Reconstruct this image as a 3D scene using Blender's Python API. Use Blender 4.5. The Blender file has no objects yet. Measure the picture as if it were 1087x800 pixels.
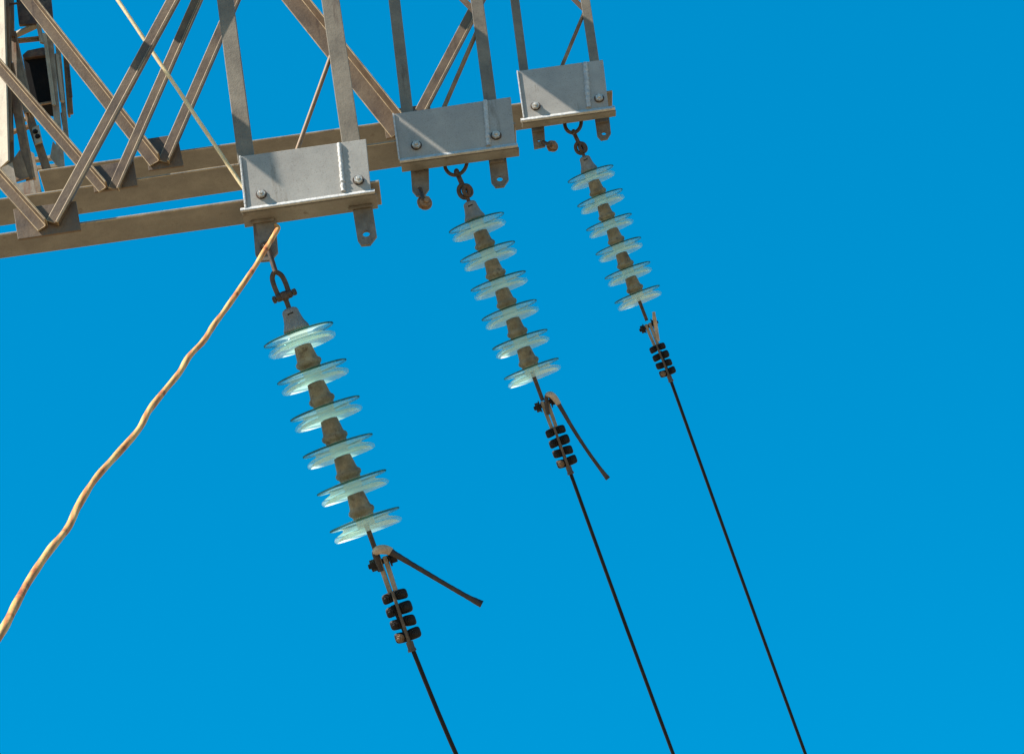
import bpy, bmesh, math, random
from mathutils import Vector, Matrix
random.seed(7)
R_ = math.radians
C = bpy.context.scene.collection
scene = bpy.context.scene

# ------------------------------------------------------------------ camera
PITCH, ROLL, FPX = R_(30), R_(9.0), 2933.0
CAM = Vector((0, 0, 1.6))
R0 = Vector((1, 0, 0)); U0 = Vector((0, -math.sin(PITCH), math.cos(PITCH)))
CR = (R0 * math.cos(ROLL) - U0 * math.sin(ROLL)).normalized()
CU = (R0 * math.sin(ROLL) + U0 * math.cos(ROLL)).normalized()
CB = CR.cross(CU)
cam = bpy.data.objects.new('camera', bpy.data.cameras.new('camera')); C.objects.link(cam)
cam.data.sensor_width = 36; cam.data.lens = FPX / 1087 * 36
cam.data.clip_start = 0.05; cam.data.clip_end = 9000
cam.matrix_world = Matrix(((CR.x, CU.x, CB.x, CAM.x), (CR.y, CU.y, CB.y, CAM.y), (CR.z, CU.z, CB.z, CAM.z), (0, 0, 0, 1)))
scene.camera = cam

# ------------------------------------------------------------------ sky, sun, exposure
SUNC = Vector((-0.72, 0.66, -0.16)).normalized()            # towards the sun, along camera right / up / back
SUN = (CR * SUNC.x + CU * SUNC.y + CB * SUNC.z).normalized()
EL = math.asin(SUN.z); AZ = math.atan2(SUN.x, SUN.y)
w = bpy.data.worlds.new('World'); scene.world = w; w.use_nodes = True
nt = w.node_tree; nt.nodes.clear()
sky = nt.nodes.new('ShaderNodeTexSky'); sky.sky_type = 'NISHITA'; sky.sun_disc = False
sky.sun_elevation = EL; sky.sun_rotation = AZ
sky.air_density = 1.0; sky.dust_density = 0.2; sky.ozone_density = 3.0
hs = nt.nodes.new('ShaderNodeHueSaturation'); hs.inputs['Hue'].default_value = 0.475
hs.inputs['Saturation'].default_value = 1.6; hs.inputs['Value'].default_value = 1.0
bg = nt.nodes.new('ShaderNodeBackground'); bg.inputs['Strength'].default_value = 0.10
ow = nt.nodes.new('ShaderNodeOutputWorld')
# deep polarised blue over most of the dome, paling only near the horizon
tcw = nt.nodes.new('ShaderNodeTexCoord'); sx = nt.nodes.new('ShaderNodeSeparateXYZ'); nt.links.new(tcw.outputs['Generated'], sx.inputs[0])
mr = nt.nodes.new('ShaderNodeMapRange'); mr.inputs[1].default_value = 0.0; mr.inputs[2].default_value = 0.30
mr.inputs[3].default_value = 0.0; mr.inputs[4].default_value = 0.60; nt.links.new(sx.outputs['Z'], mr.inputs[0])
mxs = nt.nodes.new('ShaderNodeMix'); mxs.data_type = 'RGBA'; nt.links.new(mr.outputs[0], mxs.inputs[0])
mxs.inputs[7].default_value = (0.0, 1.42, 3.28, 1)
nt.links.new(sky.outputs[0], hs.inputs['Color']); nt.links.new(hs.outputs[0], mxs.inputs[6]); nt.links.new(mxs.outputs[2], bg.inputs['Color'])
nt.links.new(bg.outputs[0], ow.inputs['Surface'])
sl = bpy.data.lights.new('sun', 'SUN'); sl.energy = 5.0; sl.angle = R_(0.5); sl.color = (1.0, 0.93, 0.82)
so = bpy.data.objects.new('sun', sl); C.objects.link(so)
so.rotation_euler = SUN.to_track_quat('Z', 'Y').to_euler(); so.location = SUN * 40
scene.view_settings.view_transform = 'Standard'; scene.view_settings.look = 'None'
scene.view_settings.exposure = 1.0; scene.view_settings.gamma = 1.0
try: scene.view_settings.use_curve_mapping = False
except Exception: pass
scene.cycles.use_denoising = True; scene.cycles.caustics_refractive = False; scene.cycles.caustics_reflective = False
scene.cycles.sample_clamp_indirect = 3.0; scene.cycles.blur_glossy = 1.0
scene.cycles.max_bounces = 10; scene.cycles.transmission_bounces = 10; scene.cycles.transparent_max_bounces = 40

# ------------------------------------------------------------------ places: three parallel upright planes, one per beam
YAW = R_(3.0)
E1 = Vector((math.cos(YAW), math.sin(YAW), 0)); NN = Vector((math.sin(YAW), -math.cos(YAW), 0)); ZZ = Vector((0, 0, 1))
def ray(x, y): return CR * ((x - 543.5) / FPX) + CU * ((400 - y) / FPX) - CB
def deep(x, y, d): return CAM + ray(x, y) * d
REF = {1: deep(330, 215, 9.0), 2: deep(480, 165, 10.6), 3: deep(600, 125, 12.4), 4: deep(40, 150, 13.0)}
def at(i, x, y, off=0.0):                                   # a point of plane i, off metres in front of it
    r = ray(x, y); p = REF[i] + NN * off
    return CAM + r * ((p - CAM).dot(NN) / r.dot(NN))
def mpp(i, x, y): return (at(i, x, y) - CAM).dot(-CB) / FPX   # metres per pixel there

# ------------------------------------------------------------------ materials
def mat(name): 
    m = bpy.data.materials.new(name); m.use_nodes = True
    return m, m.node_tree.nodes, m.node_tree.links, m.node_tree.nodes['Principled BSDF']
def ramp(N, stops):
    r = N.new('ShaderNodeValToRGB'); e = r.color_ramp.elements
    e[0].position, e[0].color = stops[0][0], (*stops[0][1], 1); e[1].position, e[1].color = stops[-1][0], (*stops[-1][1], 1)
    for p, c in stops[1:-1]:
        k = e.new(p); k.color = (*c, 1)
    return r
def noise(N, L, scale, detail=6, rough=0.6, coord=None, vec_scale=None):
    n = N.new('ShaderNodeTexNoise'); n.inputs['Scale'].default_value = scale
    n.inputs['Detail'].default_value = detail; n.inputs['Roughness'].default_value = rough
    if coord is not None:
        if vec_scale:
            mp = N.new('ShaderNodeMapping'); mp.inputs['Scale'].default_value = vec_scale
            L.new(coord, mp.inputs['Vector']); L.new(mp.outputs[0], n.inputs['Vector'])
        else: L.new(coord, n.inputs['Vector'])
    return n
def mix(N, L, a, b, f, mode='MIX'):
    m = N.new('ShaderNodeMix'); m.data_type = 'RGBA'; m.blend_type = mode
    for s, v in ((6, a), (7, b)):
        if isinstance(v, tuple): m.inputs[s].default_value = (*v, 1)
        else: L.new(v, m.inputs[s])
    if isinstance(f, (int, float)): m.inputs[0].default_value = f
    else: L.new(f, m.inputs[0])
    return m.outputs[2]
def weathered(name, dark, mid, light, rust, rust_at=0.62, scale=9, metal=0.0, rough=0.6, bump=0.25, streak=(14, 14, 2.5)):
    m, N, L, B = mat(name)
    tc = N.new('ShaderNodeNewGeometry').outputs['Position']
    n1 = noise(N, L, scale, 8, 0.65, tc); c1 = ramp(N, [(0.28, dark), (0.5, mid), (0.74, light)]); L.new(n1.outputs[0], c1.inputs[0])
    n2 = noise(N, L, 1.0, 5, 0.7, tc, streak); r2 = ramp(N, [(rust_at, (0, 0, 0)), (rust_at + 0.14, (1, 1, 1))]); L.new(n2.outputs[0], r2.inputs[0])
    col = mix(N, L, c1.outputs[0], rust, r2.outputs[0])
    n3 = noise(N, L, 240, 3, 0.6, tc); r3 = ramp(N, [(0.32, (0.45, 0.4, 0.35)), (0.45, (1, 1, 1))]); L.new(n3.outputs[0], r3.inputs[0])
    col = mix(N, L, col, r3.outputs[0], 0.5, 'MULTIPLY')
    n4 = noise(N, L, 75, 4, 0.7, tc); r4 = ramp(N, [(0.66, (0, 0, 0)), (0.74, (1, 1, 1))]); L.new(n4.outputs[0], r4.inputs[0])
    col = mix(N, L, col, light, r4.outputs[0])
    L.new(col, B.inputs['Base Color']); B.inputs['Metallic'].default_value = metal
    rr = ramp(N, [(0.3, (rough - 0.12,) * 3), (0.7, (rough + 0.15,) * 3)]); L.new(n1.outputs[0], rr.inputs[0]); L.new(rr.outputs[0], B.inputs['Roughness'])
    bp = N.new('ShaderNodeBump'); bp.inputs['Strength'].default_value = bump; bp.inputs['Distance'].default_value = 0.004
    L.new(n4.outputs[0], bp.inputs['Height']); L.new(bp.outputs[0], B.inputs['Normal'])
    return m
M = {}
M['steel'] = weathered('weathered_beam_steel', (0.075, 0.043, 0.021), (0.125, 0.078, 0.042), (0.19, 0.13, 0.077), (0.055, 0.026, 0.011), 0.6)
M['chord'] = weathered('weathered_chord_steel', (0.13, 0.114, 0.094), (0.185, 0.167, 0.143), (0.255, 0.236, 0.207), (0.10, 0.066, 0.042), 0.62)
M['pale_edge'] = weathered('pale_edge_steel', (0.4, 0.36, 0.29), (0.6, 0.55, 0.46), (0.75, 0.7, 0.6), (0.25, 0.17, 0.1), 0.62)
M['under'] = weathered('stained_flange_steel', (0.15, 0.135, 0.113), (0.205, 0.187, 0.16), (0.28, 0.26, 0.23), (0.11, 0.075, 0.048), 0.57)
M['lit_worn'] = weathered('sunlit_worn_edge', (0.2, 0.135, 0.07), (0.42, 0.30, 0.165), (0.6, 0.47, 0.3), (0.16, 0.095, 0.045), 0.54, 14)  # sunlit edge lines painted in a paler tone over the worn bevels
M['post'] = weathered('dusty_post_steel', (0.125, 0.096, 0.064), (0.18, 0.145, 0.102), (0.25, 0.208, 0.155), (0.075, 0.04, 0.019), 0.61)
M['galv'] = weathered('galvanised_plate', (0.275, 0.25, 0.218), (0.335, 0.31, 0.275), (0.41, 0.385, 0.345), (0.185, 0.15, 0.11), 0.61, 6, 0.0, 0.6, 0.12)
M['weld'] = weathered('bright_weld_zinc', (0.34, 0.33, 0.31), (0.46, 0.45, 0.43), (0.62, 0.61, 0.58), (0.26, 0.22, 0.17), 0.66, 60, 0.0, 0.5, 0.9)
M['lug'] = weathered('stained_lug_steel', (0.095, 0.075, 0.055), (0.155, 0.128, 0.098), (0.24, 0.205, 0.165), (0.075, 0.042, 0.024), 0.56, 16)
M['rust'] = weathered('rusty_fitting', (0.022, 0.015, 0.011), (0.055, 0.033, 0.021), (0.15, 0.09, 0.053), (0.12, 0.048, 0.018), 0.54, 45)
M['nut'] = weathered('dark_greased_bolt', (0.0035, 0.003, 0.003), (0.007, 0.0055, 0.005), (0.018, 0.010, 0.008), (0.07, 0.02, 0.007), 0.66, 40, 0.0, 0.6)
M['nut'].node_tree.nodes['Principled BSDF'].inputs['Specular IOR Level'].default_value = 0.3
M['tan_nut'] = weathered('tan_rusted_nut', (0.09, 0.05, 0.026), (0.2, 0.12, 0.065), (0.36, 0.25, 0.15), (0.09, 0.035, 0.014), 0.56, 60)
M['keeper'] = weathered('tan_stained_keeper', (0.04, 0.029, 0.02), (0.085, 0.063, 0.045), (0.17, 0.13, 0.095), (0.035, 0.02, 0.012), 0.56, 30)
M['fork'] = weathered('worn_clamp_fork', (0.13, 0.105, 0.08), (0.25, 0.215, 0.17), (0.44, 0.4, 0.34), (0.06, 0.036, 0.022), 0.52, 25, 0.2, 0.35)
M['lit_strand'] = weathered('sunlit_bent_strand', (0.26, 0.19, 0.13), (0.42, 0.32, 0.23), (0.6, 0.49, 0.37), (0.12, 0.07, 0.042), 0.56, 30)
M['bolt'] = weathered('zinc_bolt', (0.3, 0.27, 0.23), (0.5, 0.47, 0.42), (0.7, 0.68, 0.62), (0.2, 0.12, 0.06), 0.6, 60, 0.2, 0.4)
M['alu'] = weathered('dull_clamp_metal', (0.22, 0.19, 0.15), (0.36, 0.32, 0.27), (0.5, 0.47, 0.42), (0.14, 0.09, 0.06), 0.58, 25, 0.2, 0.45)
M['tail'] = weathered('aged_conductor_strand', (0.016, 0.011, 0.009), (0.034, 0.023, 0.018), (0.09, 0.06, 0.045), (0.018, 0.010, 0.007), 0.55, 30, 0.1, 0.55)
M['cable'] = weathered('dark_conductor', (0.005, 0.004, 0.0035), (0.009, 0.007, 0.006), (0.02, 0.014, 0.011), (0.016, 0.008, 0.005), 0.6, 30, 0.0, 0.6)
M['cable'].node_tree.nodes['Principled BSDF'].inputs['Specular IOR Level'].default_value = 0.2
M['cap'] = weathered('dusty_insulator_cap', (0.12, 0.088, 0.055), (0.22, 0.17, 0.115), (0.36, 0.29, 0.215), (0.08, 0.048, 0.026), 0.56, 26, 0.0, 0.7, 0.6, (25, 25, 18))
M['topcap'] = weathered('grey_insulator_cap', (0.13, 0.12, 0.11), (0.21, 0.195, 0.18), (0.33, 0.31, 0.285), (0.11, 0.08, 0.055), 0.58, 22, 0.0, 0.7, 0.6, (25, 25, 18))
M['cream'] = weathered('sunlit_pale_steel', (0.27, 0.215, 0.15), (0.37, 0.31, 0.225), (0.46, 0.40, 0.30), (0.2, 0.12, 0.06), 0.6, 12)  # sunlit faces of the mast steel, their brightness put into the colour
M['grey'] = weathered('grey_mast_steel', (0.16, 0.12, 0.08), (0.26, 0.205, 0.145), (0.38, 0.32, 0.24), (0.19, 0.09, 0.04), 0.55, 12)
M['brown'] = weathered('rusty_mast_steel', (0.14, 0.075, 0.035), (0.24, 0.14, 0.068), (0.36, 0.23, 0.125), (0.12, 0.045, 0.018), 0.52, 14)
M['darkrust'] = weathered('dark_rusted_plate', (0.03, 0.018, 0.012), (0.08, 0.045, 0.026), (0.2, 0.14, 0.09), (0.14, 0.05, 0.02), 0.5, 22)
M['black'] = weathered('box_inside_shade', (0.006, 0.005, 0.005), (0.01, 0.009, 0.009), (0.02, 0.016, 0.014), (0.03, 0.014, 0.008), 0.66, 14, 0.0, 0.85)
M['black'].node_tree.nodes['Principled BSDF'].inputs['Specular IOR Level'].default_value = 0.1

# rope: pale orange fibre with darker grimy turns
m, N, L, B = mat('twisted_rope_fibre'); tc = N.new('ShaderNodeNewGeometry').outputs['Position']
n1 = noise(N, L, 9, 4, 0.55, tc); c1 = ramp(N, [(0.34, (0.34, 0.085, 0.02)), (0.43, (0.70, 0.30, 0.08)), (0.62, (0.80, 0.44, 0.15))]); L.new(n1.outputs[0], c1.inputs[0])
n2 = noise(N, L, 220, 3, 0.6, tc); r2 = ramp(N, [(0.3, (0.8, 0.74, 0.68)), (0.55, (1, 1, 1))]); L.new(n2.outputs[0], r2.inputs[0])
at_ = N.new('ShaderNodeAttribute'); at_.attribute_name = 'twist'; rt = ramp(N, [(0.05, (0.74, 0.52, 0.42)), (0.5, (1, 1, 1))])
mr_ = N.new('ShaderNodeMapRange'); mr_.inputs[1].default_value = -1; mr_.inputs[2].default_value = 1; L.new(at_.outputs['Fac'], mr_.inputs[0]); L.new(mr_.outputs[0], rt.inputs[0])
ctw = mix(N, L, c1.outputs[0], rt.outputs[0], 1.0, 'MULTIPLY')
L.new(mix(N, L, ctw, r2.outputs[0], 0.8, 'MULTIPLY'), B.inputs['Base Color']); B.inputs['Roughness'].default_value = 0.8
bp = N.new('ShaderNodeBump'); bp.inputs['Strength'].default_value = 0.4; bp.inputs['Distance'].default_value = 0.003
L.new(n2.outputs[0], bp.inputs['Height']); L.new(bp.outputs[0], B.inputs['Normal']); M['rope'] = m

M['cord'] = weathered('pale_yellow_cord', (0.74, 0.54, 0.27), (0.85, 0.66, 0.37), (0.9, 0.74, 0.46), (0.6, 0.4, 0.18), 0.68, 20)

# toughened glass: clear greenish body with a dusty, slightly milky skin
def glass(name, tint, milk, fac, rough, clear=0.6):
    m = bpy.data.materials.new(name); m.use_nodes = True; N = m.node_tree.nodes; L = m.node_tree.links; N.clear()
    o = N.new('ShaderNodeOutputMaterial'); g = N.new('ShaderNodeBsdfGlass'); g.inputs['Color'].default_value = (*tint, 1)
    g.inputs['Roughness'].default_value = rough; g.inputs['IOR'].default_value = 1.48
    t = N.new('ShaderNodeBsdfTranslucent'); t.inputs['Color'].default_value = (*milk, 1)
    d = N.new('ShaderNodeBsdfDiffuse'); d.inputs['Color'].default_value = (*milk, 1)
    a = N.new('ShaderNodeMixShader'); a.inputs[0].default_value = 0.28
    L.new(t.outputs[0], a.inputs[1]); L.new(d.outputs[0], a.inputs[2])
    ge = N.new('ShaderNodeNewGeometry'); n = noise(N, L, 9, 2, 0.4, ge.outputs['Position'])
    r = ramp(N, [(0.3, (fac * 0.6,) * 3), (0.7, (min(1, fac * 1.35),) * 3)]); L.new(n.outputs[0], r.inputs[0])
    tr = N.new('ShaderNodeBsdfTransparent'); tr.inputs['Color'].default_value = (*tint, 1)
    gl = N.new('ShaderNodeBsdfGlossy'); gl.inputs['Roughness'].default_value = 0.08; fc = N.new('ShaderNodeLayerWeight'); fc.inputs['Blend'].default_value = 0.5
    fr = ramp(N, [(0.45, (0.04,) * 3), (0.99, (0.55,) * 3)]); L.new(fc.outputs['Facing'], fr.inputs[0])
    lw = N.new('ShaderNodeMath'); lw.operation = 'MULTIPLY'; inv_ = N.new('ShaderNodeMath'); inv_.operation = 'SUBTRACT'; inv_.inputs[0].default_value = 1.0
    L.new(ge.outputs['Backfacing'], inv_.inputs[1]); L.new(fr.outputs[0], lw.inputs[0]); L.new(inv_.outputs[0], lw.inputs[1])
    tg = N.new('ShaderNodeMixShader'); L.new(lw.outputs[0], tg.inputs[0]); L.new(tr.outputs[0], tg.inputs[1]); L.new(gl.outputs[0], tg.inputs[2])
    body = N.new('ShaderNodeMixShader'); body.inputs[0].default_value = clear; L.new(g.outputs[0], body.inputs[1]); L.new(tg.outputs[0], body.inputs[2])
    b = N.new('ShaderNodeMixShader'); L.new(r.outputs[0], b.inputs[0]); L.new(body.outputs[0], b.inputs[1]); L.new(a.outputs[0], b.inputs[2])
    L.new(b.outputs[0], o.inputs['Surface']); return m
M['glass'] = glass('dusty_toughened_glass', (0.84, 0.975, 0.94), (0.76, 0.93, 0.85), 0.20, 0.02, 1.0)
M['glass_under'] = glass('milky_glass_underside', (0.88, 0.975, 0.94), (0.97, 0.97, 0.89), 0.66, 0.04, 1.0)
M['glass_waist'] = glass('dusty_glass_waist', (0.84, 0.96, 0.90), (0.86, 0.94, 0.86), 0.46, 0.04, 1.0)
M['glass_rim'] = glass('green_glass_edge', (0.16, 0.36, 0.30), (0.06, 0.15, 0.115), 0.60, 0.05, 1.0)

# dry ground far below the frame
m, N, L, B = mat('dry_earth'); tc = N.new('ShaderNodeNewGeometry').outputs['Position']
n1 = noise(N, L, 0.35, 8, 0.65, tc); c1 = ramp(N, [(0.3, (0.17, 0.125, 0.075)), (0.5, (0.25, 0.19, 0.115)), (0.7, (0.32, 0.25, 0.165))]); L.new(n1.outputs[0], c1.inputs[0])
L.new(c1.outputs[0], B.inputs['Base Color']); B.inputs['Roughness'].default_value = 0.95; M['earth'] = m

# ------------------------------------------------------------------ mesh helpers
def finish(name, bm, material, parent=None, smooth=False, bevel=0.0, lit_worn=False):
    if bevel: bmesh.ops.bevel(bm, geom=list(bm.edges), offset=bevel, segments=2, affect='EDGES', profile=0.6, clamp_overlap=True, material=1 if lit_worn else -1)
    bmesh.ops.recalc_face_normals(bm, faces=list(bm.faces))
    me = bpy.data.meshes.new(name); bm.to_mesh(me); bm.free()
    for mm in (material if isinstance(material, (list, tuple)) else [material]): me.materials.append(mm)
    o = bpy.data.objects.new(name, me); C.objects.link(o)
    if smooth:
        for p in me.polygons: p.use_smooth = True
        try: me.set_sharp_from_angle(angle=R_(40))
        except Exception: pass
    if parent is not None:
        o.parent = parent; o.matrix_parent_inverse = parent.matrix_basis.inverted()
    return o
def thing(name, label, cat, loc, group=None, mw=None):
    o = bpy.data.objects.new(name, None); C.objects.link(o); o.empty_display_size = 0.1
    if mw is None: mw = Matrix.Translation(loc)
    o.matrix_basis = mw
    o['label'] = label; o['category'] = cat; o['kind'] = 'thing'
    if group: o['group'] = group
    return o
def tag(o, label, cat, group=None):
    o['label'] = label; o['category'] = cat; o['kind'] = 'thing'
    if group: o['group'] = group
    return o
def prism(bm, loop, vec):
    """A solid from a planar loop of points pushed along vec."""
    a = [bm.verts.new(p) for p in loop]; b = [bm.verts.new(p + vec) for p in loop]; n = len(loop)
    bm.faces.new(a); bm.faces.new(list(reversed(b)))
    for i in range(n): bm.faces.new((a[(i + 1) % n], a[i], b[i], b[(i + 1) % n]))
def frame_box(bm, o, ax, ay, az, x, y, z):
    """box in a local frame; x, y, z are (lo, hi)"""
    prism(bm, [o + ax * x[0] + ay * y[0] + az * z[0], o + ax * x[1] + ay * y[0] + az * z[0], o + ax * x[1] + ay * y[1] + az * z[0], o + ax * x[0] + ay * y[1] + az * z[0]], az * (z[1] - z[0]))
def angle_bar(bm, p0, p1, w, t, f, side=1, fwd=1, n=NN):
    """L section: main leg w wide facing n, second leg f deep on one edge (side), in front (+1) or behind (-1)"""
    a = (p1 - p0).normalized(); n = (n - a * n.dot(a)).normalized(); u = a.cross(n) * side
    if fwd > 0: prof = [(-w/2, 0), (w/2, 0), (w/2, f), (w/2 - t, f), (w/2 - t, t), (-w/2, t)]
    else: prof = [(-w/2, 0), (-w/2, t), (w/2, t), (w/2, -f), (w/2 - t, -f), (w/2 - t, 0)]
    prism(bm, [p0 + u * x + n * y for x, y in prof], p1 - p0)
def plate(bm, loop, n, t, holes=()):
    """flat plate, front face on the loop, t thick behind it; holes are (centre, radius)"""
    if not holes: prism(bm, list(loop), -n * t); return
    edges = []; loops = [list(loop)]
    ax = (loop[1] - loop[0]).normalized(); ay = n.cross(ax)
    for c, r in holes: loops.append([c + ax * (r * math.cos(k * math.tau / 20)) + ay * (r * math.sin(k * math.tau / 20)) for k in range(20)])
    for lp in loops:
        vs = [bm.verts.new(p) for p in lp]
        for i in range(len(vs)): edges.append(bm.edges.new((vs[i], vs[(i + 1) % len(vs)])))
    r = bmesh.ops.triangle_fill(bm, use_beauty=True, use_dissolve=False, edges=edges, normal=n)
    fs = [g for g in r['geom'] if isinstance(g, bmesh.types.BMFace)]
    e = bmesh.ops.extrude_face_region(bm, geom=fs)
    bmesh.ops.translate(bm, verts=[g for g in e['geom'] if isinstance(g, bmesh.types.BMVert)], vec=-n * t)
def smooth_path(pts, k=8):
    if len(pts) < 3: return pts
    out = []; P = [pts[0] * 2 - pts[1]] + list(pts) + [pts[-1] * 2 - pts[-2]]
    for i in range(1, len(P) - 2):
        for s in range(k):
            t = s / k; a, b, c, d = P[i-1], P[i], P[i+1], P[i+2]
            out.append(0.5 * ((2*b) + (c - a) * t + (2*a - 5*b + 4*c - d) * t*t + (3*b - a - 3*c + d) * t**3))
    out.append(pts[-1]); return out
def sweep(bm, pts, rad, sides=12, lobes=0, lobe_amp=0.0, turns_per_m=0.0, closed=False):
    n = len(pts); rings = []; s = 0.0; lay = bm.verts.layers.float.get('twist') or bm.verts.layers.float.new('twist')
    tan = [((pts[(i+1) % n] - pts[i-1]) if closed or 0 < i < n-1 else (pts[min(i+1, n-1)] - pts[max(i-1, 0)])).normalized() for i in range(n)]
    up = tan[0].orthogonal().normalized()
    for i in range(n):
        if i: s += (pts[i] - pts[i-1]).length; up = (up - tan[i] * up.dot(tan[i])).normalized()
        v = tan[i].cross(up); r = rad[i] if isinstance(rad, (list, tuple)) else rad; ring = []
        for k in range(sides):
            th = k * math.tau / sides
            tw = math.cos(lobes * (th + s * turns_per_m * math.tau)) if lobes else 0.0; rr = r * (1 + lobe_amp * tw)
            vv = bm.verts.new(pts[i] + up * rr * math.cos(th) + v * rr * math.sin(th)); vv[lay] = tw; ring.append(vv)
        rings.append(ring)
    for i in range(n if closed else n - 1):
        a, b = rings[i], rings[(i+1) % n]
        for k in range(sides): bm.faces.new((a[k], a[(k+1) % sides], b[(k+1) % sides], b[k]))
    if not closed: bm.faces.new(list(reversed(rings[0]))); bm.faces.new(rings[-1])
def lathe(bm, prof, o, ax, ay, az, seg=64, closed=True, mats=None):
    """spin (r, t) around az from o"""
    rings = [[bm.verts.new(o + az * t + (ax * math.cos(k*math.tau/seg) + ay * math.sin(k*math.tau/seg)) * r) for k in range(seg)] for r, t in prof]
    n = len(prof)
    for i in range(n if closed else n - 1):
        a, b = rings[i], rings[(i+1) % n]
        for k in range(seg):
            f = bm.faces.new((a[k], a[(k+1) % seg], b[(k+1) % seg], b[k]))
            if mats: f.material_index = mats[i]
    if not closed: bm.faces.new(list(reversed(rings[0]))); bm.faces.new(rings[-1])
def hexbolt(bm, c, n, r, h, stud=None, washer=True):
    """washer, hex nut and a stud end along n"""
    a = n.orthogonal().normalized(); b = n.cross(a); z = 0
    if washer:
        prism(bm, [c + (a*math.cos(k*math.tau/20) + b*math.sin(k*math.tau/20)) * r*1.28 for k in range(20)], n * r * 0.22); z = r * 0.22
    ph = random.random()
    hx = [(a*math.cos(k*math.tau/6 + ph) + b*math.sin(k*math.tau/6 + ph)) for k in range(6)]
    prism(bm, [c + n*z + v*r for v in hx], n * h)
    if stud: 
        lathe(bm, [(stud*0.999, z + h - 0.001), (stud, z + h + stud*0.7), (stud*0.75, z + h + stud*0.95)], c, a, b, n, 14, closed=False)
def copy_tree(o, parent=None):
    c = o.copy(); C.objects.link(c)
    if parent is not None: c.parent = parent
    for ch in [x for x in bpy.data.objects if x.parent is o]: copy_tree(ch, c)
    return c

# ------------------------------------------------------------------ ground
bm = bmesh.new(); g = 4000
prism(bm, [Vector((-g, -g, -0.5)), Vector((g, -g, -0.5)), Vector((g, g, -0.5)), Vector((-g, g, -0.5))], Vector((0, 0, 0.5)))
go = finish('ground', bm, M['earth']); go['kind'] = 'structure'

# ------------------------------------------------------------------ the three truss beams
HALF = {1: 0.066, 2: 0.085, 3: 0.098}                        # half depth of each bottom chord
def line(p, q, x): return p[1] + (q[1] - p[1]) * (x - p[0]) / (q[0] - p[0])
BEAM = {
  1: dict(mid=((0, 262.5), (400, 206.0)), x0=-330, x1=404, gus=[[(14, 222), (80.6, 213.4), (86, 244), (19, 254)]],
          arms=[((-60, 124), (46, 243), 16, 'L'), ((56, 238), (207, -41), 14.5, 'R')],
          posts=[((231, -60), (262, 175), 17.5), ((342, -60), (374, 160), 19.5)], rod=[((354, 52), (313, 166), 2.3)],
          label='front truss beam of brown weathered angle steel, ending at the lowest bracket'),
  2: dict(mid=((0, 226.5), (420, 164.5)), x0=-260, x1=548, gus=[[(97, 177), (141.5, 169.5), (146, 197), (100, 204)]],
          arms=[((-60, 4), (110, 202), 14, 'L'), ((121, 202), (229, -43), 12.5, 'R')],
          posts=[((411.5, -60), (433, 125), 12.5), ((498, -60), (521, 112), 13.5)], rod=[((507, 32), (467, 124), 2.4)],
          extra=[((478, -14), (504, 12), 5)],
          label='middle truss beam of brown weathered angle steel, ending at the bracket between the other two'),
  3: dict(mid=((45, 195.5), (550, 125)), x0=45, x1=650, gus=[[(152, 148), (188, 142.5), (195, 176), (158, 181)], [(405, 118), (456, 110), (461, 140), (410, 147)]],
          arms=[((-16, -57), (165, 174), 16.5, 'L'), ((174, 173), (276, -60), 13, 'R'), ((262, -60), (424, 142), 25, 'L'), ((440, 132), (540, -58), 13, 'R')],
          posts=[((538.5, -60), (557, 82), 9.5), ((612, -60), (632, 72), 10)], rod=[((620, 14), (595, 74), 2.0)],
          extra=[((598, -12), (619, 9), 4)],
          label='rear truss beam of brown weathered angle steel, ending at the highest bracket'),
}
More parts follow.
